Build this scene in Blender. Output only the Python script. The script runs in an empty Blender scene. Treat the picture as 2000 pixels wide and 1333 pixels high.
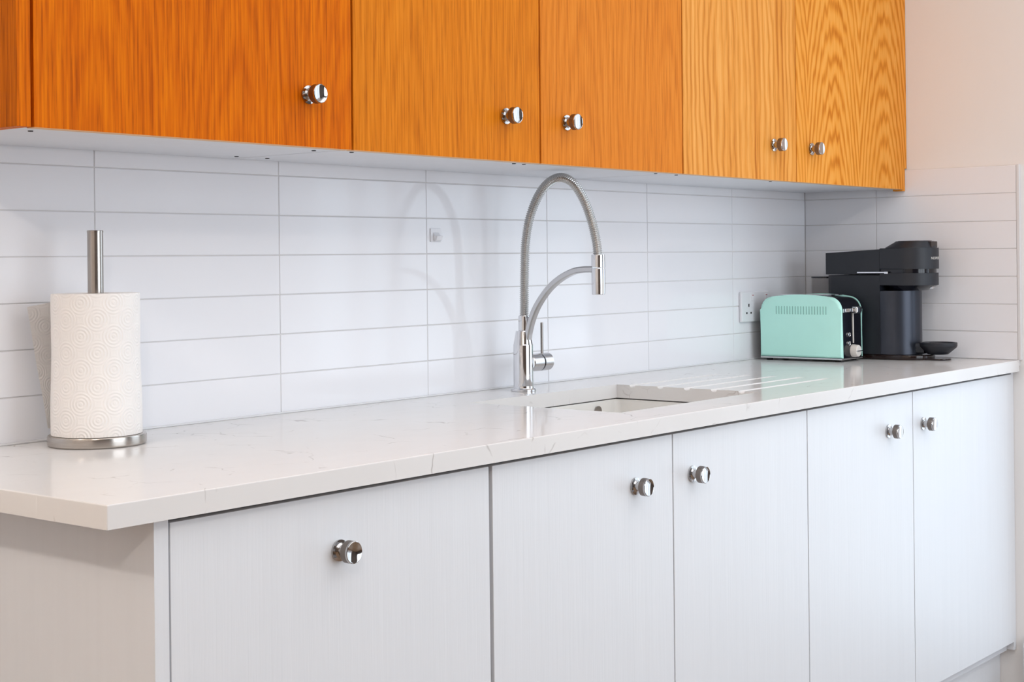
import bpy, bmesh, math, random
from mathutils import Vector, Matrix
random.seed(7)
S = bpy.context.scene
C = S.collection
PI = math.pi

# ------------------------------------------------------------------ camera, world, lights, exposure
YAW, ROLL, F_PX, Y0 = 0.8909, -0.0109, 2988.33, 503.52
cam = bpy.data.cameras.new('camera')
camo = bpy.data.objects.new('camera', cam)
C.objects.link(camo)
cam.sensor_fit = 'HORIZONTAL'
cam.sensor_width = 36.0
cam.lens = F_PX / 2000 * 36
cam.shift_y = -(1333 / 2 - Y0) / 2000
cam.clip_start = 0.05
_F = Vector((math.sin(YAW), math.cos(YAW), 0))
_R = Vector((math.cos(YAW), -math.sin(YAW), 0))
_U = Vector((0, 0, 1))
_r = _R * math.cos(ROLL) + _U * math.sin(ROLL)
_u = _U * math.cos(ROLL) - _R * math.sin(ROLL)
_m = Matrix((_r, _u, -_F)).transposed().to_4x4()
_m.translation = (-3.8721, -2.0676, 1.1777)
camo.matrix_world = _m
S.camera = camo

w = bpy.data.worlds.new('world')
S.world = w
w.use_nodes = True
bg = w.node_tree.nodes['Background']
bg.inputs[0].default_value = (0.80, 0.90, 1.0, 1)
bg.inputs[1].default_value = 1.0

def area(name, loc, target, sx, sy, energy, col):
    l = bpy.data.lights.new(name, 'AREA')
    l.shape = 'RECTANGLE'; l.size = sx; l.size_y = sy
    l.energy = energy; l.color = col
    o = bpy.data.objects.new(name, l); C.objects.link(o)
    o.location = loc
    o.rotation_euler = (Vector(target) - Vector(loc)).to_track_quat('-Z', 'Y').to_euler()
    return o

def bulb(name, loc, energy, col, r=0.04):
    l = bpy.data.lights.new(name, 'POINT')
    l.energy = energy; l.color = col; l.shadow_soft_size = r
    o = bpy.data.objects.new(name, l); C.objects.link(o)
    o.location = loc
    return o

# daylight through the window in the right wall, and fill light through an added window behind the camera
area('daylight_right_window', (0.30, -1.50, 1.20), (-3, -1.50, 1.20), 1.60, 2.20, 15, (0.72, 0.87, 1.0))
area('fill_front_window', (-1.35, -3.95, 1.35), (-1.35, 0, 1.35), 2.2, 1.9, 35, (0.86, 0.93, 1.0))
area('ceiling_fill', (-1.95, -2.2, 2.43), (-1.95, -2.2, 0), 3.0, 2.4, 29, (0.94, 0.97, 1.0))  # added fill panel under the ceiling, stands for no fixture
# warm ceiling bulbs at the left end of the room
bulb('ceiling_bulb_front', (-4.57, -2.60, 2.36), 32, (1.0, 0.90, 0.81))
bulb('ceiling_bulb_back', (-4.50, -0.55, 2.36), 25, (1.0, 0.90, 0.81))

S.view_settings.view_transform = 'Standard'
S.view_settings.look = 'None'
S.view_settings.gamma = 1.0
S.view_settings.use_curve_mapping = False
S.view_settings.exposure = 0.19

# ------------------------------------------------------------------ materials
def lin(c):
    return tuple(((v / 255) / 12.92 if v / 255 <= .04045 else ((v / 255 + .055) / 1.055) ** 2.4) for v in c) + (1,)

class NT:
    def __init__(s, name):
        s.m = bpy.data.materials.new(name); s.m.use_nodes = True
        s.t = s.m.node_tree; s.n = s.t.nodes
        s.b = s.n['Principled BSDF']
    def new(s, kind, **kw):
        n = s.n.new(kind)
        for k, v in kw.items(): setattr(n, k, v)
        return n
    def link(s, a, b): s.t.links.new(a, b)
    def val(s, sock, v):
        if hasattr(v, 'is_linked') or isinstance(v, bpy.types.NodeSocket): s.link(v, sock)
        else: sock.default_value = v
    def math(s, op, a, b=0.0, c=None):
        n = s.new('ShaderNodeMath', operation=op)
        s.val(n.inputs[0], a); s.val(n.inputs[1], b)
        if c is not None: s.val(n.inputs[2], c)
        return n.outputs[0]
    def mapping(s, vec, loc=(0, 0, 0), rot=(0, 0, 0), scale=(1, 1, 1)):
        n = s.new('ShaderNodeMapping')
        s.link(vec, n.inputs[0])
        n.inputs[1].default_value = loc; n.inputs[2].default_value = rot; n.inputs[3].default_value = scale
        return n.outputs[0]
    def noise(s, vec, scale, detail=3, rough=.5):
        n = s.new('ShaderNodeTexNoise')
        s.link(vec, n.inputs['Vector'])
        n.inputs['Scale'].default_value = scale; n.inputs['Detail'].default_value = detail
        n.inputs['Roughness'].default_value = rough
        return n.outputs['Fac']
    def ramp(s, fac, stops):
        n = s.new('ShaderNodeValToRGB')
        e = n.color_ramp.elements
        while len(e) < len(stops): e.new(.5)
        for el, (p, c) in zip(e, stops):
            el.position = p; el.color = c
        s.link(fac, n.inputs[0])
        return n.outputs[0]
    def mix(s, fac, a, b):
        n = s.new('ShaderNodeMix', data_type='RGBA')
        s.val(n.inputs[0], fac); s.val(n.inputs[6], a); s.val(n.inputs[7], b)
        return n.outputs[2]
    def bump(s, h, strength, dist):
        n = s.new('ShaderNodeBump')
        n.inputs['Strength'].default_value = strength; n.inputs['Distance'].default_value = dist
        s.link(h, n.inputs['Height'])
        s.link(n.outputs[0], s.b.inputs['Normal'])
    def obj(s): return s.new('ShaderNodeTexCoord').outputs['Object']

def plain(name, col, rough=.5, metal=0.0, var=.03, scale=30, **kw):
    t = NT(name)
    c = lin(col)
    f = t.noise(t.obj(), scale, 2)
    hi = tuple(min(1, v * (1 + var)) for v in c[:3]) + (1,)
    lo = tuple(v * (1 - var) for v in c[:3]) + (1,)
    t.link(t.mix(f, lo, hi), t.b.inputs['Base Color'])
    t.b.inputs['Roughness'].default_value = rough
    t.b.inputs['Metallic'].default_value = metal
    for k, v in kw.items(): t.b.inputs[k.replace('_', ' ')].default_value = v
    return t.m

def wood(name, dark, mid, light, centre, period, freq, ds=.085, fine=1.0, ringamt=.3, streak=.5, warp=.02, zig=.02, zigx=40):
    """oak veneer: arched growth rings round the veneer centres plus fine vertical pores"""
    t = NT(name)
    P = t.obj()
    wp = t.noise(t.mapping(P, scale=(6, 1, 2.2)), 1.0, 3, .55)
    sep = t.new('ShaderNodeSeparateXYZ'); t.link(P, sep.inputs[0])
    x = t.math('ADD', sep.outputs[0], t.math('MULTIPLY', t.math('SUBTRACT', wp, .5), warp))
    zn = t.noise(t.mapping(P, scale=(zigx, 1, 5)), 1.0, 2)
    zj = t.math('MULTIPLY', t.math('SUBTRACT', zn, .5), zig)
    u = t.math('PINGPONG', t.math('ADD', x, -centre), period)          # distance to the nearest veneer centre
    d = t.math('MULTIPLY', t.math('ADD', t.math('ADD', sep.outputs[2], zj), .35), ds)
    rr = t.math('SQRT', t.math('ADD', t.math('MULTIPLY', u, u), t.math('MULTIPLY', d, d)))
    ring = t.math('MULTIPLY_ADD', t.math('SINE', t.math('MULTIPLY', rr, freq)), .5, .5)
    ring = t.math('POWER', ring, 1.8)
    vary = t.noise(t.mapping(P, scale=(9, 9, 3)), 1.0, 2)
    ring = t.math('MULTIPLY', ring, t.math('MULTIPLY_ADD', vary, 1.6, .1))
    big = t.noise(t.mapping(P, scale=(22, 22, .7)), 1.0, 3, .6)
    s1 = t.noise(t.mapping(P, scale=(250, 250, 7)), 1.0, 3, .6)
    s2 = t.noise(t.mapping(P, scale=(470, 470, 18)), 1.0, 2, .6)
    f = t.math('MULTIPLY', ring, ringamt)
    f = t.math('ADD', f, t.math('MULTIPLY', t.math('SUBTRACT', big, .5), streak))
    f = t.math('ADD', f, t.math('MULTIPLY', t.math('SUBTRACT', s1, .5), 1.5 * fine))
    f = t.math('ADD', f, .42 - ringamt * .3)
    base = t.ramp(f, [(.05, light), (.45, mid), (.95, dark)])
    pm = t.ramp(t.math('ADD', t.math('MULTIPLY', s2, .6), t.math('MULTIPLY', s1, .4)), [(.53, (0, 0, 0, 1)), (.66, (1, 1, 1, 1))])
    col = t.mix(t.math('MULTIPLY', pm, .5 * fine), base, tuple(v * .6 for v in dark[:3]) + (1,))
    t.link(col, t.b.inputs['Base Color'])
    t.b.inputs['Roughness'].default_value = .5
    t.b.inputs['Specular IOR Level'].default_value = .07
    t.bump(t.math('MULTIPLY', s1, -1.0), .12, .0006)
    return t.m

M = {}
def build_materials():
    M['plaster'] = (lambda: plain('plaster_warm_white', (240, 238, 237), .85, var=.015, scale=4))()
    M['wall_paint'] = plain('white_wall_paint', (236, 233, 230), .9, var=.01, scale=3)
    M['taupe'] = plain('dark_taupe_wall_paint', (92, 82, 76), .9, var=.01, scale=3)
    M['ceiling'] = plain('ceiling_paint', (240, 238, 234), .9)
    M['floor'] = None
    t = NT('floor_boards')
    P = t.obj()
    f = t.noise(t.mapping(P, scale=(2, 40, 1)), 1.0, 4)
    t.link(t.ramp(f, [(.3, lin((112, 88, 66))), (.7, lin((150, 122, 96)))]), t.b.inputs['Base Color'])
    t.b.inputs['Roughness'].default_value = .5
    M['floor'] = t.m
    # glazed tile
    t = NT('white_glazed_tile')
    t.b.inputs['Base Color'].default_value = lin((240, 240, 244))
    t.b.inputs['Roughness'].default_value = .07
    t.b.inputs['IOR'].default_value = 1.38
    t.bump(t.noise(t.mapping(t.obj(), scale=(7, 7, 9)), 1.0, 1), .02, .002)
    M['tile'] = t.m
    M['grout'] = plain('grey_white_grout', (218, 216, 216), .9)
    M['sealant'] = plain('white_sealant', (226, 226, 228), .4)
    # quartz
    t = NT('white_quartz_with_veins')
    P = t.obj()
    wv = t.new('ShaderNodeTexNoise'); t.link(P, wv.inputs['Vector'])
    wv.inputs['Scale'].default_value = 5; wv.inputs['Detail'].default_value = 4
    add = t.new('ShaderNodeMix', data_type='VECTOR'); add.inputs[0].default_value = .16
    t.link(P, add.inputs[4]); t.link(wv.outputs['Color'], add.inputs[5])
    v = t.new('ShaderNodeTexVoronoi', feature='DISTANCE_TO_EDGE')
    v.inputs['Scale'].default_value = 9.5
    t.link(add.outputs[1], v.inputs['Vector'])
    line = t.ramp(v.outputs['Distance'], [(.0, (1, 1, 1, 1)), (.014, (0, 0, 0, 1))])
    mask = t.ramp(t.noise(P, 13, 3, .6), [(.52, (0, 0, 0, 1)), (.68, (1, 1, 1, 1))])
    fine = t.math('MULTIPLY', line, mask)
    soft = t.noise(t.mapping(P, scale=(1, 2.2, 1)), 9, 4, .55)
    base = t.mix(t.math('MULTIPLY', soft, .35), lin((232, 230, 229)), lin((216, 213, 211)))
    col = t.mix(t.math('MULTIPLY', fine, .75), base, lin((150, 140, 134)))
    t.link(col, t.b.inputs['Base Color'])
    t.b.inputs['Roughness'].default_value = .11
    t.b.inputs['IOR'].default_value = 1.12
    M['quartz'] = t.m
    # painted wood doors
    t = NT('white_painted_woodgrain')
    P = t.obj()
    g = t.noise(t.mapping(P, scale=(260, 260, 6)), 1.0, 3, .6)
    g2 = t.noise(t.mapping(P, scale=(60, 60, 2)), 1.0, 2, .6)
    t.link(t.mix(t.math('MULTIPLY', g2, .5), lin((230, 232, 236)), lin((220, 222, 226))), t.b.inputs['Base Color'])
    t.b.inputs['Roughness'].default_value = .42
    t.bump(t.math('ADD', g, t.math('MULTIPLY', g2, .6)), .3, .0009)
    M['paint'] = t.m
    M['melamine'] = plain('pale_grey_melamine', (222, 224, 229), .45)
    M['composite'] = plain('white_composite_sink', (238, 236, 232), .35, var=.02)
    M['dark'] = plain('dark_recess', (30, 28, 28), .8)
    A = lambda *c: lin(c)
    M['oak_a'] = wood('honey_oak_veneer', A(160, 64, 0), A(208, 102, 0), A(232, 128, 4), -.20, .13, 430, .13, .8, .15, .24, .05, .05)
    M['oak_b'] = wood('honey_oak_veneer_mid', A(172, 86, 8), A(212, 120, 18), A(230, 140, 34), -.36, .17, 400, .12, .72, .16, .24, .05, .05)
    M['oak_c'] = wood('honey_oak_veneer_red', A(180, 92, 20), A(218, 126, 34), A(234, 146, 52), .14, .15, 380, .11, .62, .16, .22, .05, .05)
    M['oak_d'] = wood('pale_oak_striped_veneer', A(186, 104, 28), A(228, 150, 62), A(240, 170, 88), -.66, .9, 290, .03, .5, .42, 1.0, .10)
    M['oak_e'] = wood('pale_oak_chevron_veneer', A(198, 110, 20), A(232, 150, 54), A(243, 172, 84), .155, .14, 480, .20, .4, .52, .35, .03, .085, 60)
    M['oak_end_shaded'] = wood('oak_end_panel_shaded', A(140, 66, 0), A(182, 92, 0), A(204, 110, 4), .0, .3, 500)  # same oak toned darker: shade on the left end face painted in
    M['oak_edge'] = plain('pale_oak_edging', (226, 178, 124), .5, var=.08, scale=60)
    # metals
    def metal(name, col, rough): 
        return plain(name, col, rough, 1.0, var=.02)
    M['chrome'] = metal('polished_chrome', (226, 227, 230), .045)
    M['chrome_soft'] = metal('satin_chrome', (206, 206, 208), .22)
    M['gunmetal'] = metal('dark_nickel', (150, 144, 140), .2)
    t = NT('brushed_steel')
    P = t.obj()
    g = t.noise(t.mapping(P, scale=(30, 30, 900)), 1.0, 2)
    t.link(t.mix(g, lin((168, 160, 152)), lin((206, 200, 194))), t.b.inputs['Base Color'])
    t.b.inputs['Metallic'].default_value = 1; t.b.inputs['Roughness'].default_value = .22
    M['steel'] = t.m
    t = NT('brushed_steel_tube')
    P = t.obj()
    g = t.noise(t.mapping(P, scale=(700, 700, 6)), 1.0, 2)
    t.link(t.mix(g, lin((150, 142, 136)), lin((190, 184, 178))), t.b.inputs['Base Color'])
    t.b.inputs['Metallic'].default_value = 1; t.b.inputs['Roughness'].default_value = .24
    M['steel_tube'] = t.m
    M['knob_chrome'] = metal('knob_chrome', (186, 184, 184), .07)
    M['hose'] = metal('spring_steel', (196, 195, 193), .25)
    # knob: knurled side
    t = NT('knurled_nickel')
    P = t.obj()
    wv = t.new('ShaderNodeTexWave', wave_type='BANDS', bands_direction='DIAGONAL')
    wv.inputs['Scale'].default_value = 330
    t.link(P, wv.inputs['Vector'])
    t.link(t.mix(wv.outputs['Fac'], lin((104, 94, 88)), lin((150, 142, 136))), t.b.inputs['Base Color'])
    t.b.inputs['Metallic'].default_value = 1; t.b.inputs['Roughness'].default_value = .3
    t.bump(wv.outputs['Fac'], .5, .0004)
    M['knurl'] = t.m
    # embossed paper: concentric rings on a staggered lattice, laid out in metres on the UV map
    t = NT('embossed_paper')
    uv = t.new('ShaderNodeTexCoord').outputs['UV']
    mp = t.mapping(uv, rot=(0, 0, PI / 4), scale=(1, 1, 1))
    vo = t.new('ShaderNodeTexVoronoi', voronoi_dimensions='2D', feature='F1')
    vo.inputs['Scale'].default_value = 1 / .0354
    vo.inputs['Randomness'].default_value = 0
    t.link(mp, vo.inputs['Vector'])
    dist = vo.outputs['Distance']
    rg = t.math('SINE', t.math('MULTIPLY', dist, 2 * PI * 7.2))
    fade = t.ramp(dist, [(.42, (1, 1, 1, 1)), (.62, (0.15, 0.15, 0.15, 1))])
    hgt = t.math('MULTIPLY', rg, fade)
    fib = t.noise(t.obj(), 900, 2)
    t.b.inputs['Base Color'].default_value = lin((243, 239, 236))
    t.b.inputs['Roughness'].default_value = .95
    t.b.inputs['Subsurface Weight'].default_value = 0.0
    t.bump(t.math('ADD', hgt, t.math('MULTIPLY', fib, .2)), .36, .0011)
    M['paper'] = t.m
    # appliances
    M['mint'] = plain('mint_enamel', (194, 248, 236), .32, var=.02)
    M['mint_dark'] = plain('mint_slot_shade', (138, 192, 180), .5, var=.02)
    M['black_gloss'] = plain('black_gloss', (20, 21, 30), .12)
    M['black_matte'] = plain('black_matte_plastic', (30, 33, 41), .45)
    M['black_satin'] = plain('black_satin_metal', (60, 64, 74), .3, .6)
    M['brown_gloss'] = plain('dark_brown_gloss', (34, 20, 18), .12)
    M['rubber'] = plain('black_rubber', (18, 18, 20), .6)
    M['cream'] = plain('cream_plastic', (232, 226, 220), .3)
    M['white_plastic'] = plain('white_plastic', (234, 234, 238), .28)
    M['red'] = plain('red_mark', (170, 50, 50), .4)
    M['print'] = plain('silver_print', (220, 218, 214), .35)
    t = NT('smoked_clear_plastic')
    t.b.inputs['Base Color'].default_value = lin((150, 146, 144))
    t.b.inputs['Roughness'].default_value = .1
    tr = t.new('ShaderNodeBsdfTransparent'); tr.inputs[0].default_value = (.97, .96, .955, 1)
    mx = t.new('ShaderNodeMixShader'); mx.inputs[0].default_value = .13
    t.link(tr.outputs[0], mx.inputs[1]); t.link(t.b.outputs[0], mx.inputs[2])
    t.link(mx.outputs[0], t.n['Material Output'].inputs['Surface'])
    M['smoked'] = t.m
build_materials()

# ------------------------------------------------------------------ mesh helpers
def box(bm, x0, x1, y0, y1, z0, z1, bev=0.0, seg=2, mi=0):
    r = bmesh.ops.create_cube(bm, size=1.0)
    vs = r['verts']
    bmesh.ops.scale(bm, vec=(abs(x1 - x0), abs(y1 - y0), abs(z1 - z0)), verts=vs)
    bmesh.ops.translate(bm, vec=((x0 + x1) / 2, (y0 + y1) / 2, (z0 + z1) / 2), verts=vs)
    fs = set(f for v in vs for f in v.link_faces)
    for f in fs: f.material_index = mi
    if bev > 0:
        es = list(set(e for v in vs for e in v.link_edges))
        g = bmesh.ops.bevel(bm, geom=es, offset=bev, segments=seg, affect='EDGES', profile=.5)
        for f in g['faces']: f.material_index = mi

def lathe(bm, prof, centre=(0, 0, 0), axis='Z', n=40, mis=None, cap=True):
    """prof: list of (radius, height) along the axis; mis: material index per segment"""
    cx, cy, cz = centre
    rings = []
    for r, h in prof:
        ring = []
        for k in range(n):
            a = 2 * PI * k / n
            c, s = r * math.cos(a), r * math.sin(a)
            p = {'Z': (c, s, h), 'Y': (c, h, -s), 'X': (h, c, s)}[axis]
            ring.append(bm.verts.new((cx + p[0], cy + p[1], cz + p[2])))
        rings.append(ring)
    for i in range(len(rings) - 1):
        for k in range(n):
            a, b = rings[i], rings[i + 1]
            f = bm.faces.new((a[k], a[(k + 1) % n], b[(k + 1) % n], b[k]))
            if mis: f.material_index = mis[i]
    if cap:
        f = bm.faces.new(list(reversed(rings[0])));
        if mis: f.material_index = mis[0]
        f = bm.faces.new(rings[-1])
        if mis: f.material_index = mis[-1]

def prism(bm, pts, h0, h1, plane='XY', bev=0.0, seg=2, mi=0):
    """extrude a polygon given in a plane along the third axis"""
    def P(p, h): return {'XY': (p[0], p[1], h), 'YZ': (h, p[0], p[1]), 'XZ': (p[0], h, p[1])}[plane]
    lo = [bm.verts.new(P(p, h0)) for p in pts]
    hi = [bm.verts.new(P(p, h1)) for p in pts]
    n = len(pts)
    fs = [bm.faces.new(lo[::-1]), bm.faces.new(hi)]
    caps = [list(fs[0].edges), list(fs[1].edges)]
    for i in range(n): fs.append(bm.faces.new((lo[i], lo[(i + 1) % n], hi[(i + 1) % n], hi[i])))
    for f in fs: f.material_index = mi
    if bev > 0:
        g = bmesh.ops.bevel(bm, geom=caps[0] + caps[1], offset=bev, segments=seg, affect='EDGES', profile=.5)
        for f in g['faces']: f.material_index = mi

def sweep(bm, path, radii, n=14, side=(1, 0, 0), flat=None):
    """tube along a path lying in a plane whose normal is `side`; flat=(w, t) gives a rectangular band"""
    path = [Vector(p) for p in path]; side = Vector(side)
    rings = []
    for i, p in enumerate(path):
        t = (path[min(i + 1, len(path) - 1)] - path[max(i - 1, 0)]).normalized()
        nrm = side.cross(t).normalized()
        ring = []
        if flat:
            w_, t_ = flat
            b = min(w_, t_) * .2
            for a, c in ((-w_ / 2, -t_ / 2 + b), (-w_ / 2 + b, -t_ / 2), (w_ / 2 - b, -t_ / 2), (w_ / 2, -t_ / 2 + b),
                         (w_ / 2, t_ / 2 - b), (w_ / 2 - b, t_ / 2), (-w_ / 2 + b, t_ / 2), (-w_ / 2, t_ / 2 - b)):
                ring.append(bm.verts.new(p + side * a + nrm * c))
        else:
            r = radii[i] if hasattr(radii, '__len__') else radii
            for k in range(n):
                a = 2 * PI * k / n
                ring.append(bm.verts.new(p + side * (r * math.cos(a)) + nrm * (r * math.sin(a))))
        rings.append(ring)
    n = len(rings[0])
    for i in range(len(rings) - 1):
        for k in range(n):
            bm.faces.new((rings[i][k], rings[i][(k + 1) % n], rings[i + 1][(k + 1) % n], rings[i + 1][k]))
    bm.faces.new(rings[0][::-1]); bm.faces.new(rings[-1])

def mesh(name, bm, mats, smooth=True, ang=35):
    bmesh.ops.recalc_face_normals(bm, faces=bm.faces[:])
    me = bpy.data.meshes.new(name)
    bm.to_mesh(me); bm.free()
    for m in (mats if isinstance(mats, (list, tuple)) else [mats]): me.materials.append(m)
    if smooth:
        for p in me.polygons: p.use_smooth = True
        me.set_sharp_from_angle(angle=math.radians(ang))
    return me

def weighted(o):
    m = o.modifiers.new('weighted_normal', 'WEIGHTED_NORMAL')
    m.mode = 'FACE_AREA'; m.weight = 100; m.keep_sharp = True; m.thresh = .01

def obj(name, bm, mats, parent=None, loc=(0, 0, 0), label=None, smooth=True, ang=35):
    me = bm if isinstance(bm, bpy.types.Mesh) else mesh(name, bm, mats, smooth, ang)
    o = bpy.data.objects.new(name, me); C.objects.link(o)
    o.location = loc
    if parent: o.parent = parent
    if label: o['label'] = label
    if smooth: weighted(o)
    return o

def thing(name, label, cat, loc=(0, 0, 0), rot=(0, 0, 0), group=None):
    o = bpy.data.objects.new(name, None); C.objects.link(o)
    o.empty_display_size = .05
    o.location = loc; o.rotation_euler = rot
    o['label'] = label; o['category'] = cat
    if group: o['group'] = group
    return o

def struct(o, label, cat):
    o['kind'] = 'structure'; o['label'] = label; o['category'] = cat
    return o

def B(*a, **k):
    bm = bmesh.new(); box(bm, *a, **k); return bm

def smoothpath(pts, n):
    """Catmull-Rom through points, n samples evenly spaced by arc length"""
    P = [Vector(p) for p in pts]
    P = [P[0] * 2 - P[1]] + P + [P[-1] * 2 - P[-2]]
    out = []
    for i in range(1, len(P) - 2):
        for k in range(40):
            t = k / 40
            a, b, c, d = P[i - 1], P[i], P[i + 1], P[i + 2]
            out.append(.5 * ((2 * b) + (c - a) * t + (2 * a - 5 * b + 4 * c - d) * t * t + (3 * b - a - 3 * c + d) * t ** 3))
    out.append(P[-2])
    L = [0]
    for i in range(1, len(out)): L.append(L[-1] + (out[i] - out[i - 1]).length)
    res = []; j = 0
    for k in range(n):
        s = L[-1] * k / (n - 1)
        while j < len(L) - 2 and L[j + 1] < s: j += 1
        f = (s - L[j]) / max(1e-9, L[j + 1] - L[j])
        res.append(out[j].lerp(out[j + 1], min(1, f)))
    return res, L[-1]

# ------------------------------------------------------------------ room
XL, YF, ZC = -6.2, -3.8, 2.45
struct(obj('floor', B(XL, .14, YF, .12, -.05, 0), M['floor'], smooth=False), 'brown boarded floor of the kitchen', 'floor')
struct(obj('ceiling', B(XL, .14, YF, .12, ZC, ZC + .05), M['ceiling'], smooth=False), 'plain white ceiling', 'ceiling')
wall_back = struct(obj('wall_back', B(XL, .14, .0085, .12, 0, ZC), M['plaster'], smooth=False),
                   'long wall behind the worktop, clad in white tiles', 'wall')
struct(obj('wall_left', B(XL - .1, XL, YF, .12, 0, ZC), M['wall_paint'], smooth=False), 'plain wall at the far left', 'wall')
PX = .012                                  # plaster plane of the right wall
WY0, WY1, WZ0, WZ1 = -2.25, -.74, .12, 2.28
bm = bmesh.new()
box(bm, PX, .14, WY1, .0085, 0, ZC); box(bm, PX, .14, YF, WY0, 0, ZC, mi=1)
box(bm, PX, .14, WY0, WY1, 0, WZ0); box(bm, PX, .14, WY0, WY1, WZ1, ZC)
wall_right = struct(obj('wall_right', bm, [M['plaster'], M['taupe']], smooth=False),
                    'end wall with pale pinkish plaster above white tiles', 'wall')
FX0, FX1, FZ0, FZ1 = -2.45, -.25, .40, 2.28
bm = bmesh.new()
box(bm, XL, FX0, YF - .1, YF, 0, ZC); box(bm, FX1, .14, YF - .1, YF, 0, ZC)
box(bm, FX0, FX1, YF - .1, YF, 0, FZ0); box(bm, FX0, FX1, YF - .1, YF, FZ1, ZC)
struct(obj('wall_front', bm, M['taupe'], smooth=False), 'wall behind the camera with an added wide window', 'wall')
# windows (outside the picture, seen only in reflections)
win = thing('window_1', 'white framed window in the end wall beyond the worktop', 'window', (PX, WY0, WZ0))
win['kind'] = 'structure'
bm = bmesh.new(); H = WZ1 - WZ0; W = WY1 - WY0
for a, b in ((0, .05), (W - .05, W)): box(bm, .03, .09, a, b, 0, H)
for a, b in ((0, .05), (H - .05, H)): box(bm, .03, .09, .05, W - .05, a, b)
obj('window_frame', bm, M['white_plastic'], win, smooth=False)
for y in (W * .28, W * .40, W * .66):
    obj('mullion', B(.035, .085, y - .022, y + .022, .05, H - .05), M['white_plastic'], win, smooth=False)
obj('window_sill', B(-.10, .03, -.04, W + .04, -.025, 0), M['white_plastic'], win, smooth=False)
win2 = thing('fill_window', 'added wide white framed window for fill light behind the camera', 'window', (FX0, YF, FZ0))  # made-up window, added to carry the frontal fill light
win2['kind'] = 'structure'
W2, H2 = FX1 - FX0, FZ1 - FZ0
bm = bmesh.new()
for a, b in ((0, .06), (W2 - .06, W2)): box(bm, a, b, -.08, -.03, 0, H2)
for a, b in ((0, .06), (H2 - .06, H2)): box(bm, .06, W2 - .06, -.08, -.03, a, b)
obj('window_frame', bm, M['white_plastic'], win2, smooth=False)
for x in (W2 * .33, W2 * .66):
    obj('mullion', B(x - .03, x + .03, -.075, -.035, .06, H2 - .06), M['white_plastic'], win2, smooth=False)

# tiles -------------------------------------------------------------
ZT, TW, TH, J = .9, .3967, .0718, .0017
def tile_mesh(w_, h_):
    bm = bmesh.new()
    box(bm, -w_ / 2, w_ / 2, 0, .0068, -h_ / 2, h_ / 2, bev=.0011, seg=2)
    return mesh('tile', bm, M['tile'], True, 50)
full = tile_mesh(TW - J, TH - J)
obj('grout', B(-2.807, .0115, .0016, .0085, .885, 1.4024), M['grout'], wall_back, smooth=False)
obj('grout', B(.0016, .0118, -.606, .0015, .885, 1.4024), M['grout'], wall_right, smooth=False)
def place_tile(me, parent, loc, rz):
    o = bpy.data.objects.new('tile', me); C.objects.link(o); o.parent = parent; weighted(o)
    o.location = loc
    o.rotation_euler = (random.uniform(-.0009, .0009), 0, rz + random.uniform(-.0004, .0004))
for r in range(7):
    z = 1.4024 - TH * (r + .5)
    for k in range(7):
        place_tile(full, wall_back, (-TW * (k + .5), random.uniform(-.0002, .0003), z), 0)
cut = tile_mesh(.2164 - J, TH - J)
edge = tile_mesh(.3885 - J, TH - J)
for r in range(7):
    z = 1.4024 - TH * (r + .5)
    place_tile(cut, wall_right, (random.uniform(-.0002, .0003), -.1082, z), -PI / 2)
    place_tile(edge, wall_right, (random.uniform(-.0002, .0003), -.2164 - .19425, z), -PI / 2)
tr = obj('trim_1', B(-.0006, .0118, -.6125, -.6052, .9003, 1.4045, bev=.0008), M['sealant'])
struct(tr, 'thin white trim up the free edge of the end wall tiles', 'trim')
bm = bmesh.new()
prism(bm, [(PX, 0), (PX - .018, 0), (PX - .018, .165), (PX - .012, .175), (PX - .007, .188), (PX, .190)], -.735, -.612, 'XZ')
bb = obj('baseboard_right', bm, M['sealant'], smooth=False)
struct(bb, 'white baseboard along the end wall beside the last cabinet', 'baseboard')

# ------------------------------------------------------------------ knobs (shared mesh)
bm = bmesh.new()
lathe(bm, [(.0146, 0), (.0148, -.0015), (.0146, -.0028), (.0105, -.0036), (.0078, -.006), (.0074, -.0125), (.0092, -.0150),
           (.0140, -.0158), (.0152, -.0168), (.0153, -.0265), (.0153, -.0272), (.0149, -.0288), (.0142, -.0293), (.0132, -.0288)],
      axis='Y', n=40, mis=[0, 0, 0, 0, 0, 0, 0, 0, 1, 0, 0, 0, 0])
KNOB = mesh('knob', bm, [M['knob_chrome'], M['knurl']], True, 30)
def knob(door, x, y, z):
    o = bpy.data.objects.new('knob', KNOB); C.objects.link(o); o.parent = door
    o.location = (x, y, z)
    return o

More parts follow.
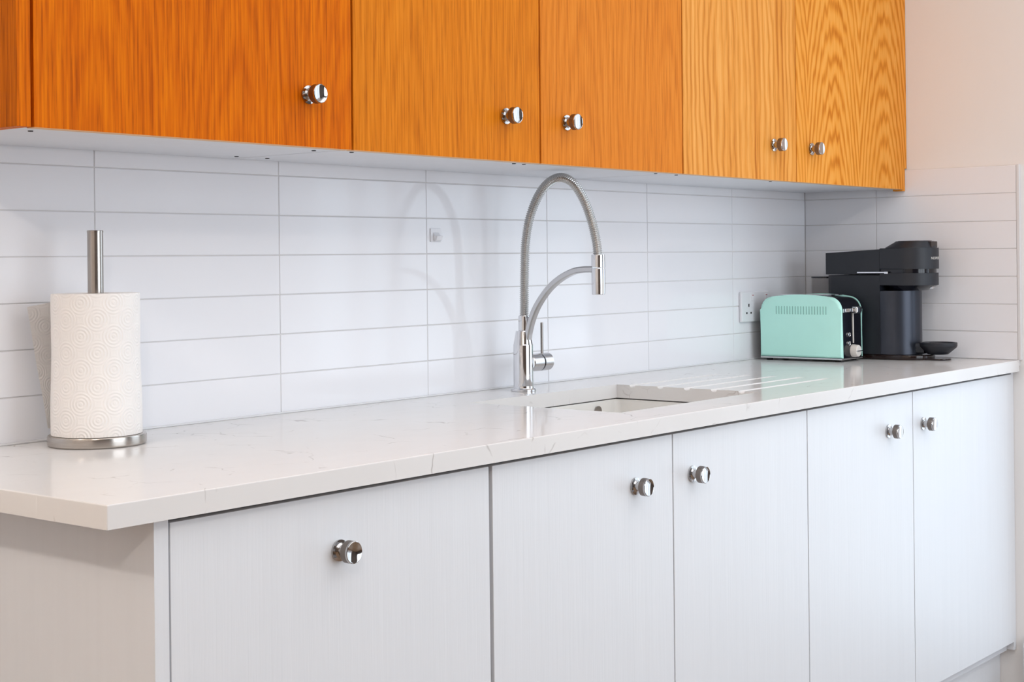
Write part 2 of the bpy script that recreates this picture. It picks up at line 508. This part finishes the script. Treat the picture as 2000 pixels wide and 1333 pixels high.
# ------------------------------------------------------------------ worktop with sink cut-out and drain grooves
SX0, SX1, SY0, SY1 = -1.640, -1.150, -.506, -.155
ZB = .8711
def build_worktop():
    x0, x1, y0, y1 = -2.807, -.0006, -.608, -.0006
    grooves = [(-.196, -.80), (-.268, -.785), (-.334, -.783), (-.400, -.78), (-.466, -.785)]
    hw, dep = .0075, .0052
    ys = {y0, y1, SY0, SY1}
    for g, _ in grooves:
        for k in range(-6, 7): ys.add(round(g + hw * k / 6, 5))
    for k in range(1, 6): ys.add(round(y1 + (SY1 - y1) * k / 6, 5))
    ys = sorted(ys)
    xs = sorted({x0, x1, SX0, SX1, -1.02, -.9, -.84, -.81, -.80, -.79, -.785, -.775, -.765, -.4, -2.4, -2.0})
    def z(x, y):
        for g, xe in grooves:
            d = abs(y - g) / hw
            if d < 1 and x >= SX1 - 1e-6:
                ramp = max(0.0, min(1.0, (xe + .012 - x) / .05)) ** .5 if x > xe - .04 else 1.0
                slope = .62 + .38 * max(0, min(1, (xe - x) / (xe - SX1)))
                return .9 - dep * math.sqrt(max(0, 1 - d * d)) * ramp * slope
        return .9
    bm = bmesh.new()
    top = {}; bot = {}
    for i, x in enumerate(xs):
        for j, y in enumerate(ys):
            top[i, j] = bm.verts.new((x, y, z(x, y))); bot[i, j] = bm.verts.new((x, y, ZB))
    hole = lambda i, j: xs[i] >= SX0 - 1e-6 and xs[i + 1] <= SX1 + 1e-6 and ys[j] >= SY0 - 1e-6 and ys[j + 1] <= SY1 + 1e-6
    cell = lambda i, j: 0 <= i < len(xs) - 1 and 0 <= j < len(ys) - 1 and not hole(i, j)
    for i in range(len(xs) - 1):
        for j in range(len(ys) - 1):
            if not cell(i, j): continue
            bm.faces.new((top[i, j], top[i + 1, j], top[i + 1, j + 1], top[i, j + 1]))
            bm.faces.new((bot[i, j], bot[i, j + 1], bot[i + 1, j + 1], bot[i + 1, j]))
            for (di, dj, a, b) in ((-1, 0, (i, j), (i, j + 1)), (1, 0, (i + 1, j), (i + 1, j + 1)), (0, -1, (i, j), (i + 1, j)), (0, 1, (i, j + 1), (i + 1, j + 1))):
                if not cell(i + di, j + dj):
                    bm.faces.new((top[a], top[b], bot[b], bot[a]))
    bmesh.ops.recalc_face_normals(bm, faces=bm.faces[:])
    es = []
    for e in bm.edges:
        a, b = e.verts[0].co, e.verts[1].co
        if a.z > .8999 and b.z > .8999:
            if (abs(a.y - y0) < 1e-5 and abs(b.y - y0) < 1e-5) or (abs(a.x - x0) < 1e-5 and abs(b.x - x0) < 1e-5): es.append(e)
        if abs(a.x - x0) < 1e-5 and abs(b.x - x0) < 1e-5 and abs(a.y - y0) < 1e-5 and abs(b.y - y0) < 1e-5: es.append(e)
    bmesh.ops.bevel(bm, geom=list(set(es)), offset=.0022, segments=3, affect='EDGES', profile=.5)
    bmesh.ops.dissolve_limit(bm, angle_limit=.0005, verts=bm.verts[:], edges=bm.edges[:])
    o = obj('worktop', bm, M['quartz'], ang=25)
    o['label'] = 'long white quartz worktop with faint grey veins along the tiled wall'
    o['category'] = 'worktop'
build_worktop()
wt = obj('sealant_strip', B(-2.80, -.001, -.0065, -.0006, .9, .9032, bev=.0012), M['sealant'])
wt['label'] = 'thin white sealant bead where the worktop meets the back wall tiles'; wt['category'] = 'sealant strip'

# sink ------------------------------------------------------------------
sink = thing('sink', 'white undermounted sink bowl set into the worktop below the tap', 'sink', ((SX0 + SX1) / 2, (SY0 + SY1) / 2, .68))
bm = bmesh.new()
hx, hy = (SX1 - SX0) / 2 + .003, (SY1 - SY0) / 2 + .003
def rrect(hx, hy, r, n=5):
    pts = []
    for cx, cy, a0 in ((hx - r, hy - r, 0), (-hx + r, hy - r, 90), (-hx + r, -hy + r, 180), (hx - r, -hy + r, 270)):
        for k in range(n + 1):
            a = math.radians(a0 + 90 * k / n); pts.append((cx + r * math.cos(a), cy + r * math.sin(a)))
    return pts
def loft(bm, loops, capend=True, capstart=False):
    rings = [[bm.verts.new(p) for p in L] for L in loops]
    n = len(rings[0])
    for a, b in zip(rings, rings[1:]):
        for k in range(n): bm.faces.new((a[k], a[(k + 1) % n], b[(k + 1) % n], b[k]))
    if capend: bm.faces.new(rings[-1])
    if capstart: bm.faces.new(rings[0][::-1])
zt = ZB - .68 - .0026
loft(bm, [[(x, y, zt) for x, y in rrect(hx + .022, hy + .022, .02)],
          [(x, y, zt) for x, y in rrect(hx, hy, .012)],
          [(x, y, zt - .002) for x, y in rrect(hx - .0015, hy - .0015, .012)],
          [(x, y, .03) for x, y in rrect(hx - .008, hy - .008, .02)],
          [(x, y, .012) for x, y in rrect(hx - .02, hy - .02, .02)],
          [(x, y, .006) for x, y in rrect(hx - .10, hy - .10, .02)]])
loft(bm, [[(x, y, zt) for x, y in rrect(hx + .022, hy + .022, .02)], [(x, y, zt - .012) for x, y in rrect(hx + .022, hy + .022, .02)],
          [(x, y, zt - .014) for x, y in rrect(hx + .006, hy + .006, .02)], [(x, y, .0) for x, y in rrect(hx - .005, hy - .005, .02)]])
obj('bowl', bm, M['composite'], sink, ang=40)
bm = bmesh.new(); lathe(bm, [(.042, .006), (.042, .009), (.036, .0095), (.030, .008)], n=32)
obj('drain', bm, M['chrome'], sink)
bm = bmesh.new(); lathe(bm, [(.011, 0), (.011, -.003), (.008, -.0035)], centre=(.173, hy - .0035, .168), axis='Y', n=24)
obj('overflow_hole', bm, M['gunmetal'], sink)

# ------------------------------------------------------------------ base cabinets
DB, DT = .1745, .8635                # door bottom / top
YD0, YD1 = -.590, -.572
def carcass(x0, x1, y0, y1, z0, z1, t=.016, top=False):
    bm = bmesh.new()
    box(bm, x0, x0 + t, y0, y1, z0, z1); box(bm, x1 - t, x1, y0, y1, z0, z1)
    box(bm, x0 + t, x1 - t, y0, y1, z0, z0 + t)
    box(bm, x0 + t, x1 - t, y1 - .006, y1, z0 + t, z1)
    if top: box(bm, x0 + t, x1 - t, y0, y1 - .006, z1 - t, z1)
    else:
        box(bm, x0 + t, x1 - t, y0, y0 + .05, z1 - t, z1)
    return bm
def base_cabinet(x0, x1, doors, label, carc):
    ox = (x0 + x1) / 2
    t = thing('base_cabinet', label, 'cabinet', (ox, -.3, .15), group='white base cabinets under the worktop')
    obj('carcass', carcass(carc[0] - ox, carc[1] - ox, -.2695, .25, 0, .7105), M['melamine'], t, smooth=False)
    for dx0, dx1, kx in doors:
        d = obj('door', B(dx0 - ox, dx1 - ox, YD0 + .3, YD1 + .3, DB - .15, DT - .15, bev=.0012), M['paint'], t)
        knob(d, kx - ox, YD0 + .3, .7865 - .15)
    return t, ox
bA, oA = base_cabinet(-2.709, -2.107, [(-2.7035, -2.1055, -2.421)],
    'white base cabinet with one wide door, knob in its middle, nearest the camera', (-2.700, -2.112))
bm = B(-2.7285 - oA, -2.7065 - oA, YD0 + .3 - .001, .26, -.15, .7205, bev=.001)
obj('end_panel', bm, M['paint'], bA)
base_cabinet(-2.101, -1.1055, [(-2.0975, -1.6015, -1.7185), (-1.5985, -1.1065, -1.5375)],
    'white two-door base cabinet under the sink, knobs paired at the middle', (-2.098, -1.1075))
bC, oC = base_cabinet(-1.1035, .0, [(-1.1035, -.6065, -.733), (-.6035, -.0065, -.551)],
    'white two-door base cabinet beside the end wall, under the toaster', (-1.102, -.006))
obj('filler_strip', B(-.0045 - oC, .0112 - oC, -.588 + .3, -.56 + .3, DB - .172, .7205, bev=.0008), M['paint'], bC)
pl = obj('plinth', B(-2.700, .0112, -.545, -.527, 0, .1495), M['paint'], smooth=False)
pl['label'] = 'white plinth board along the floor under the base cabinets'; pl['category'] = 'plinth'
bm = bmesh.new()

# ------------------------------------------------------------------ wall cabinets
YU0, YU1 = -.3027, -.2847
UB, UT = 1.3540, 2.09
UY = .0030
def wall_cabinet(x0, x1, zb, doors, label, extra=None):
    ox = (x0 + x1) / 2
    t = thing('wall_cabinet', label, 'cabinet', (ox, -.15, zb), (0, UY, 0), group='oak wall cabinets above the worktop')
    obj('carcass', carcass(x0 - ox + .0006, x1 - ox - .0006, -.1325, .147, .0012, UT - UB, top=True), M['melamine'], t, smooth=False)
    for dx0, dx1, kx, mat in doors:
        bm = bmesh.new()
        box(bm, dx0 - ox, dx1 - ox, YU0 + .15, YU1 + .15, 0, UT - UB, bev=.0007, seg=1)
        for f in bm.faces:
            if f.calc_center_median().z < .0006: f.material_index = 1
        d = obj('door', bm, [mat, M['oak_edge']], t)
        knob(d, kx - ox, YU0 + .15, 1.4365 - UB)
    return t, ox
slope = lambda x: 1.3530 - (x + 1.35) * UY
uA, ouA = wall_cabinet(-2.6965, -2.0985, slope(-2.40), [(-2.6925, -2.1002, -2.1965, M['oak_a'])],
    'oak wall cabinet with one wide deep-orange door, above the paper towel holder', None)
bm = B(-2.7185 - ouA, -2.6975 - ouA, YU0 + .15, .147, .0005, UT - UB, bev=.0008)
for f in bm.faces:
    if f.normal.x < -.8 or f.calc_center_median().x < -2.7183 - ouA: f.material_index = 1  # outer face takes the oak with its shade painted in
obj('end_panel', bm, [M['oak_a'], M['oak_end_shaded']], uA)
uB, ouB = wall_cabinet(-2.0965, -1.1065, slope(-1.60), [(-2.0956, -1.6021, -1.7035, M['oak_b']), (-1.5980, -1.1078, -1.519, M['oak_c'])],
    'oak wall cabinet with two reddish-honey doors above the tap', None)
uC, ouC = wall_cabinet(-1.1045, -.0195, slope(-.55), [(-1.1040, -.6072, -.7155, M['oak_d']), (-.6038, -.0205, -.5315, M['oak_e'])],
    'oak wall cabinet with two pale striped doors beside the end wall', None)
bm = bmesh.new()
prism(bm, [(-.0183 - ouC, -.004), (-.0018 - ouC, -.004), (-.0018 - ouC, 1.4075 - slope(-.55)), (.0095 - ouC, 1.4075 - slope(-.55)),
           (.0095 - ouC, UT - UB), (-.0183 - ouC, UT - UB)], YU0 + .15 + .001, YU1 + .15 + .01, 'XZ')
obj('filler_strip', bm, [M['oak_e']], uC, smooth=False)
def screw_cap(par, ox, x, y):
    bm = bmesh.new(); lathe(bm, [(.0038, .0012), (.0036, .0002), (.0030, .0)], centre=(x - ox, y + .15, 0), n=16)
    obj('screw_cap', bm, M['dark'], par)
for x in (-2.66, -2.13): screw_cap(uA, ouA, x, -.245)
screw_cap(uA, ouA, -2.13, -.055)
for x in (-2.06, -1.63, -1.60, -1.15): screw_cap(uB, ouB, x, -.262)
screw_cap(uB, ouB, -2.06, -.055)
for x in (-1.07, -.66): screw_cap(uC, ouC, x, -.262)

# ------------------------------------------------------------------ tap
XF, YFt = -1.385, -.084
tap = thing('kitchen_tap', 'tall chrome pull-out tap with spring hose standing behind the sink', 'tap', (XF, YFt, .9))
bm = bmesh.new()
lathe(bm, [(.0262, .0004), (.0262, .004), (.0245, .0062), (.0215, .0068), (.0208, .012), (.0205, .094), (.0208, .0950), (.0205, .0962), (.0198, .098),
           (.0150, .1235), (.0140, .1255)], n=48)
obj('body', bm, M['chrome'], tap)
bm = bmesh.new(); lathe(bm, [(.0118, .1256), (.0120, .127), (.0120, .155), (.0112, .157)], centre=(0, -.003, 0), n=36)
obj('collar', bm, M['chrome'], tap)
# spring hose: closely ribbed tube
pts = [(0, y + .0840, z - .9) for y, z in ((-.0872, 1.048), (-.0882, 1.080), (-.0888, 1.117), (-.0905, 1.165), (-.0930, 1.205), (-.1030, 1.2535), (-.1230, 1.2965), (-.1500, 1.3270),
       (-.1840, 1.3400), (-.2165, 1.3280), (-.2435, 1.2935), (-.2620, 1.2515), (-.2735, 1.2100), (-.2775, 1.180), (-.278, 1.166))]
path, L = smoothpath(pts, 760)
bm = bmesh.new()
sweep(bm, path, [.0086 + .0011 * math.sin(2 * PI * L * i / 759 / .0043) for i in range(760)], n=14)
obj('spring_hose', bm, M['hose'], tap, ang=80)
pts = [(0, y + .0840, z - .9) for y, z in ((-.0965, 1.008), (-.0998, 1.024), (-.1095, 1.052), (-.1260, 1.0816), (-.1531, 1.1123), (-.1837, 1.1340), (-.2164, 1.1480), (-.2421, 1.1520), (-.270, 1.1525))]
path, L = smoothpath(pts, 60)
bm = bmesh.new(); sweep(bm, path, 0, flat=(.016, .0125))
obj('arm', bm, M['chrome_soft'], tap)
bm = bmesh.new(); lathe(bm, [(.0110, .2560), (.0136, .2562), (.0138, .2570), (.0138, .2800), (.0132, .2818), (.009, .2822)], centre=(0, -.194, 0), n=36)
obj('hose_end', bm, M['chrome'], tap)
bm = bmesh.new(); lathe(bm, [(.0100, .2022), (.0125, .2018), (.0132, .2030), (.0136, .22), (.0138, .2530), (.0132, .2545), (.0095, .2550)], centre=(0, -.194, 0), n=36)
obj('spray_head', bm, M['chrome'], tap)
bm = bmesh.new(); lathe(bm, [(.0165, .012), (.0185, .014), (.0185, .0450), (.0165, .0460)], centre=(0, -.004, .0575), axis='X', n=36)
obj('mixer_housing', bm, M['chrome_soft'], tap)
bm = bmesh.new(); lathe(bm, [(.0160, .0460), (.0160, .0492)], centre=(0, -.004, .0575), axis='X', n=36)
obj('gasket', bm, M['rubber'], tap)
bm = bmesh.new(); lathe(bm, [(.0165, .0492), (.0186, .0500), (.0186, .0760), (.0170, .0780), (.012, .0785)], centre=(0, -.004, .0575), axis='X', n=36)
hd = obj('mixer_handle', bm, M['chrome_soft'], tap)
bm = bmesh.new(); lathe(bm, [(.0029, .072), (.0031, .076), (.0031, .139), (.0025, .1405)], centre=(.0560, -.006, 0), n=16)
obj('lever', bm, M['gunmetal'], hd)

# ------------------------------------------------------------------ paper towel holder and roll
TX, TY = -2.456, -.105
hold = thing('paper_towel_holder', 'brushed steel upright paper towel holder with round base on worktop', 'towel holder', (TX, TY, .9))
bm = bmesh.new(); lathe(bm, [(.0715, .0004), (.0735, .0018), (.0738, .004), (.0738, .0135), (.0730, .0155), (.0710, .0163)], n=72)
obj('base', bm, M['steel'], hold)
bm = bmesh.new(); lathe(bm, [(.0119, .0163), (.0119, .3225), (.0122, .3230), (.0122, .3255), (.0115, .3262)], n=36)
obj('pole', bm, M['steel_tube'], hold)
roll = thing('paper_towel_roll', 'white embossed kitchen paper roll on the steel holder', 'paper roll', (TX, TY, .9168))
bm = bmesh.new()
uvl = bm.loops.layers.uv.new('UVMap')
n, nz, z1 = 96, 14, .2135
rad = lambda h: .0677 - .0024 * (h / z1) + .0006 * math.sin(h * 40)
def wob(k): return .0004 * math.sin(3 * 2 * PI * k / n)
rings = [[bm.verts.new(((rad(z1 * j / nz) + wob(k)) * math.cos(2 * PI * k / n), (rad(z1 * j / nz) + wob(k)) * math.sin(2 * PI * k / n), z1 * j / nz)) for k in range(n)] for j in range(nz + 1)]
for j in range(nz):
    for k in range(n):
        f = bm.faces.new((rings[j][k], rings[j][(k + 1) % n], rings[j + 1][(k + 1) % n], rings[j + 1][k]))
        for lp, (a, b) in zip(f.loops, ((k, j), (k + 1, j), (k + 1, j + 1), (k, j + 1))):
            lp[uvl].uv = (2 * PI * .067 * a / n, z1 * b / nz)
inner = [[bm.verts.new((.0205 * math.cos(2 * PI * k / n), .0205 * math.sin(2 * PI * k / n), z)) for k in range(n)] for z in (0, z1)]
for k in range(n):
    q = (k + 1) % n
    bm.faces.new((rings[nz][k], rings[nz][q], inner[1][q], inner[1][k]))
    bm.faces.new((rings[0][q], rings[0][k], inner[0][k], inner[0][q]))
    bm.faces.new((inner[0][q], inner[0][k], inner[1][k], inner[1][q]))
obj('paper_body', bm, M['paper'], roll, ang=50)
bm = bmesh.new(); lathe(bm, [(.0203, .0005), (.0203, .2125), (.0190, .2125), (.0190, .0005)], n=40, cap=False)
obj('core', bm, M['oak_edge'], roll)
# loose last sheet hanging off behind the roll
bm = bmesh.new()
uvl = bm.loops.layers.uv.new('UVMap')
NU, NV = 14, 14
g = []
for j in range(NV + 1):
    v = j / NV; row = []
    for i in range(NU + 1):
        u = i / NU
        a = math.radians(62)
        r = rad(z1 * v) + .0006
        p0 = Vector((r * math.cos(a), r * math.sin(a)))
        p1 = Vector((r * math.cos(math.radians(105)), r * math.sin(math.radians(105)) + .0008))
        zt_ = z1 * (.0 + .985 * v)
        ex = -.037 - .032 * v
        p2 = Vector((ex, .074 + .004 * v))
        q = (1 - u) ** 2 * p0 + 2 * u * (1 - u) * p1 * 1.06 + u * u * p2
        z_ = zt_ - .0165 * u * v + .006 * u * (1 - v)
        row.append((q.x, q.y + .0007 * math.sin(9 * v + 3 * u), z_))
    g.append(row)
vv = [[bm.verts.new(p) for p in row] for row in g]
for j in range(NV):
    for i in range(NU):
        f = bm.faces.new((vv[j][i], vv[j][i + 1], vv[j + 1][i + 1], vv[j + 1][i]))
        for lp, (a, b) in zip(f.loops, ((i, j), (i + 1, j), (i + 1, j + 1), (i, j + 1))): lp[uvl].uv = (.1 * a / NU, z1 * b / NV)
ext = bmesh.ops.solidify(bm, geom=bm.faces[:], thickness=.0006)
obj('loose_sheet', bm, M['paper'], roll, ang=50)

# ------------------------------------------------------------------ hook and socket on the tiles
hk = thing('adhesive_hook', 'small white adhesive hook stuck on the tiles left of the tap', 'hook', (-1.562, 0, 1.2112))
obj('plate', B(-.0155, .0155, -.0030, -.0004, 0, .0275, bev=.0012), M['white_plastic'], hk)
bm = bmesh.new()
prism(bm, [(-.003, .019), (-.009, .010), (-.012, .0125), (-.0145, .0115), (-.0115, .0035), (-.0075, .0015), (-.003, .006)], -.0085, .0085, 'YZ', bev=.0006)
obj('peg', bm, M['white_plastic'], hk)
so = thing('wall_socket', 'white double wall socket on the tiles behind the mint toaster', 'socket', (-.2955, 0, 1.0005))
obj('plate', B(-.073, .073, -.0090, -.0004, 0, .080, bev=.0028, seg=3), M['white_plastic'], so)
for sx in (-.036, .036):
    sw = obj('switch', B(sx + .012, sx + .024, -.0112, -.0088, .056, .073, bev=.0008), M['white_plastic'], so)
    obj('red_mark', B(sx + .0145, sx + .0215, -.0116, -.0111, .0695, .0712), M['red'], sw, smooth=False)
    bm = bmesh.new()
    box(bm, sx - .0025, sx + .0025, -.0094, -.0088, .040, .048)
    for s in (-1, 1): box(bm, sx + s * .011 - .0032, sx + s * .011 + .0032, -.0094, -.0088, .0215, .0262)
    obj('socket_hole', bm, M['dark'], so, smooth=False)

# ------------------------------------------------------------------ toaster (long side along the end wall, controls towards the room)
to = thing('toaster', 'mint green two-slice toaster with black control end in the corner', 'toaster', (-.248, -.147, .9), (0, 0, 0.02))
Lh, Wh, z0, zt = .118, .0635, .0105, .1735
def toast_outline(l, zb, zt_, arch=.006, r=.034, n=8):
    pts = [(-l, zb), (l, zb)]
    for k in range(n + 1):
        a = PI / 2 * k / n
        pts.append((l - .002 - r + r * math.cos(a), zt_ - r - arch + r * math.sin(a)))
    for k in range(1, 8):
        x = (l - r) * (1 - 2 * k / 8)
        pts.append((x, zt_ - arch * (x / (l - r)) ** 2))
    for k in range(n + 1):
        a = PI / 2 + PI / 2 * k / n
        pts.append((-l + .002 + r + r * math.cos(a), zt_ - r - arch + r * math.sin(a)))
    return pts
for s in (-1, 1):
    bm = bmesh.new()
    prism(bm, toast_outline(Lh, z0, zt), s * (Wh - .0085), s * Wh, 'YZ')
    cap = [f for f in bm.faces if len(f.verts) > 10 and s * f.calc_center_median().x > Wh - .001]
    es = [e for f in cap for e in f.edges]
    bmesh.ops.bevel(bm, geom=es, offset=.0075, segments=5, affect='EDGES', profile=.5)
    p = obj('side_panel', bm, M['mint'], to, ang=40)
    if s < 0:
        for k in range(19):
            y = .068 - k * .0079
            obj('vent_slot', B(-Wh - .0004, -Wh + .002, y - .0013, y + .0013, .122, .143, bev=.0003, seg=1), M['mint_dark'], p, smooth=False)
bm = bmesh.new()
prism(bm, toast_outline(Lh - .001, z0, zt - .002), -Wh + .0087, Wh - .0087, 'YZ', bev=.001)
obj('chassis', bm, M['black_gloss'], to, ang=40)
bm = bmesh.new()
for s in (-1, 1): box(bm, s * .021 - .012, s * .021 + .012, -.075, .075, zt - .0032, zt - .0008, bev=.0008)
obj('bread_slot', bm, M['chrome'], to)
bm = bmesh.new(); box(bm, -Wh + .002, Wh - .002, -Lh + .001, Lh - .001, .0055, z0 - .0003, bev=.0015)
obj('base_rim', bm, M['chrome_soft'], to)
for x in (-.045, .045):
    for y in (-.098, .098):
        bm = bmesh.new(); lathe(bm, [(.0075, .0003), (.0085, .003), (.0085, .0056)], centre=(x, y, 0), n=20)
        obj('foot', bm, M['rubber'], to)
YE = -Lh + .001
obj('lever_slot', B(.0035, .0085, YE - .0006, YE + .002, .047, .128, bev=.0006), M['cream'], to)
bm = bmesh.new(); box(bm, -.013, .016, YE - .020, YE - .003, .1245, .1425, bev=.0045, seg=4); box(bm, .002, .010, YE - .004, YE + .001, .128, .139)
obj('lever_knob', bm, M['chrome'], to)
bm = bmesh.new(); box(bm, -Wh + .010, Wh - .010, YE - .0025, YE + .001, .1275, .1375, bev=.001)
obj('trim_band', bm, M['chrome'], to)
for z in (.070, .0475):
    bm = bmesh.new(); lathe(bm, [(.0062, .001), (.0062, -.0026), (.0052, -.0030), (.0044, -.0018), (.0040, -.0018)], centre=(-.021, YE, z), axis='Y', n=24, mis=[0, 0, 0, 1])
    obj('button', bm, [M['chrome'], M['black_gloss']], to)
bm = bmesh.new(); lathe(bm, [(.0165, .001), (.0165, -.004), (.0150, -.016), (.0135, -.0175), (.010, -.0178)], centre=(.002, YE, .0275), axis='Y', n=32)
dl = obj('browning_dial', bm, M['cream'], to)
bm = bmesh.new(); box(bm, -.012, .0165, YE - .0205, YE - .0170, .0262, .0288, bev=.0006); obj('dial_pointer', bm, M['chrome'], dl)
bm = bmesh.new(); lathe(bm, [(.0016, .001), (.0016, -.0008)], centre=(.030, YE, .028), axis='Y', n=12)
obj('indicator_lamp', bm, M['cream'], to)

# ------------------------------------------------------------------ coffee machine
CX, CY = -.090, -.280
cm = thing('coffee_machine', 'black capsule coffee machine with round head beside the mint toaster', 'coffee machine', (CX, CY, .9))
def local(y): return y - CY
bm = bmesh.new()
def stadium(w_, yb, yf, rb, n=14, fr=None):
    """footprint: square-ish back at yb, round front reaching yf"""
    fr = fr or w_
    yc = yf + fr
    pts = [(w_, yc)]
    for cx, sgn in ((w_ - rb, 0), (-w_ + rb, 1)):
        for k in range(5):
            a = PI / 2 * k / 4 + (PI / 2 if sgn else 0)
            pts.append((cx + rb * math.cos(a), yb - rb + rb * math.sin(a)))
    pts.append((-w_, yc))
    for k in range(1, n):
        a = PI + PI * k / n
        pts.append((w_ * math.cos(a), yc + fr * math.sin(a)))
    return pts
prism(bm, stadium(.066, local(-.150), local(-.415), .02), .0005, .0135, 'XY', bev=.003)
obj('base', bm, M['brown_gloss'], cm)
bm = bmesh.new()
prism(bm, [(.069, local(-.300)), (.069, local(-.160)), (.058, local(-.1475)), (-.058, local(-.1475)), (-.069, local(-.160)), (-.069, local(-.300))], .014, .2215, 'XY', bev=.0015)
obj('body', bm, M['black_matte'], cm)
bm = bmesh.new()
pts = [(.0685 * math.cos(PI + PI * k / 24), local(-.3005) + .080 * math.sin(PI + PI * k / 24)) for k in range(25)]
prism(bm, pts, .014, .1800, 'XY', bev=.001)
obj('column', bm, M['black_satin'], cm, ang=50)
bm = bmesh.new()
pr_ = [(local(-.1445), .2235), (local(-.1445), .2805), (local(-.300), .2890), (local(-.300), .2235)]
prism(bm, pr_, -.069, .069, 'YZ', bev=.002)
obj('upper_housing', bm, M['black_matte'], cm)
HY = local(-.357)
bm = bmesh.new()
def slab(y_back, y_front, w_, n=22):
    """footprint that joins the housing with straight sides and ends in a half round"""
    yc = y_front + w_
    pts = [(w_, y_back), (-w_, y_back), (-w_, yc)]
    for k in range(1, n): pts.append((w_ * math.cos(PI + PI * k / n), yc + w_ * math.sin(PI + PI * k / n)))
    pts.append((w_, yc))
    return pts
prism(bm, slab(local(-.3003), local(-.4275), .0692), .2370, .2915, 'XY', bev=.0022)
hd = obj('brew_head', bm, M['black_matte'], cm, ang=40)
# lettering wrapped round the front of the head
cu = bpy.data.curves.new('lettering', 'FONT'); cu.body = 'NESPRESSO'; cu.size = .0092; cu.align_x = 'CENTER'; cu.extrude = .0002
cu.space_character = 1.1
to_ = bpy.data.objects.new('lettering_source', cu); C.objects.link(to_)
dg = bpy.context.evaluated_depsgraph_get(); dg.update()
lm = bpy.data.meshes.new_from_object(to_.evaluated_get(dg))
bpy.data.objects.remove(to_)
yc = local(-.4275) + .0692
for v in lm.vertices:
    a = v.co.x / .0692; r = .0694 + v.co.z
    v.co = Vector((r * math.sin(a), yc - r * math.cos(a), .2615 + v.co.y))
lm.materials.clear(); lm.materials.append(M['print'])
lo = bpy.data.objects.new('lettering', lm); C.objects.link(lo); lo.parent = hd
bm = bmesh.new()
def disc(r, yc_, z, n=40): return [(r * math.cos(2 * PI * k / n), yc_ + r * math.sin(2 * PI * k / n), z) for k in range(n)]
loft(bm, [disc(.0660, local(-.3570), .2917), disc(.0655, local(-.3575), .2935), disc(.0500, local(-.3680), .3080), disc(.0490, local(-.3680), .3092), disc(.044, local(-.3680), .3092)], True, True)
ld = obj('lid', bm, M['black_matte'], cm, ang=30)
bm = bmesh.new(); loft(bm, [disc(.0435, local(-.3680), .3094), disc(.0435, local(-.3680), .3102), disc(.042, local(-.3680), .3106)], True, True)
obj('lid_inlay', bm, M['brown_gloss'], ld)
obj('lid_handle', B(-.020, .020, local(-.4215), local(-.394), .2925, .3085, bev=.002), M['brown_gloss'], ld)
bm = bmesh.new(); prism(bm, slab(local(-.3003), local(-.4215), .0640), .2265, .2368, 'XY'); obj('neck_ring', bm, M['black_gloss'], cm, ang=40)
bm = bmesh.new(); prism(bm, slab(local(-.3003), local(-.4265), .0688), .1945, .2263, 'XY', bev=.0015); obj('lower_ring', bm, M['black_matte'], cm, ang=40)
bm = bmesh.new()
loft(bm, [disc(.0655, local(-.3600), .1943), disc(.060, local(-.3570), .1900), disc(.050, local(-.3480), .1810), disc(.045, local(-.3440), .1803)], True, True)
obj('outlet_funnel', bm, M['black_gloss'], cm, ang=50)
obj('nozzle', B(-.006, .006, local(-.4185), local(-.4095), .1840, .1942, bev=.001), M['chrome_soft'], cm)
bm = bmesh.new(); box(bm, -.0735, -.0688, local(-.318), local(-.238), .2262, .2305, bev=.0012)
box(bm, -.0745, -.0690, local(-.326), local(-.315), .2240, .2310, bev=.0015)
obj('side_lever', bm, M['chrome'], cm)
bm = bmesh.new()
lathe(bm, [(.0385, .0300), (.0395, .034), (.0395, .2120), (.0375, .2120), (.0375, .034)], centre=(.008, local(-.1060), 0), n=40)
tk = obj('water_tank', bm, M['smoked'], cm)
bm = bmesh.new(); lathe(bm, [(.0385, .2125), (.0402, .2130), (.0402, .2165), (.038, .2175)], centre=(.008, local(-.1060), 0), n=40)
obj('tank_lid', bm, M['black_gloss'], tk)
bm = bmesh.new(); lathe(bm, [(.042, .0005), (.042, .0255), (.039, .0298)], centre=(.008, local(-.1060), 0), n=40)
obj('tank_base', bm, M['black_matte'], tk)
# cup stand in front
bm = bmesh.new()
loft(bm, [disc(.021, local(-.4280), .0145), disc(.026, local(-.4280), .0150), disc(.0455, local(-.4300), .0330), disc(.0475, local(-.4300), .0375), disc(.0475, local(-.4300), .0445), disc(.0465, local(-.4300), .0455), disc(.043, local(-.43), .0455), disc(.041, local(-.43), .0425)], True, True)
cs = obj('cup_stand', bm, M['black_matte'], cm, ang=40)
obj('cup_stand_bracket', B(-.022, .022, local(-.400), local(-.370), .016, .044, bev=.003), M['black_gloss'], cs)
bm = bmesh.new(); prism(bm, stadium(.030, local(-.405), local(-.462), .004), .0005, .0045, 'XY', bev=.001)
obj('stand_foot', bm, M['brown_gloss'], cs)
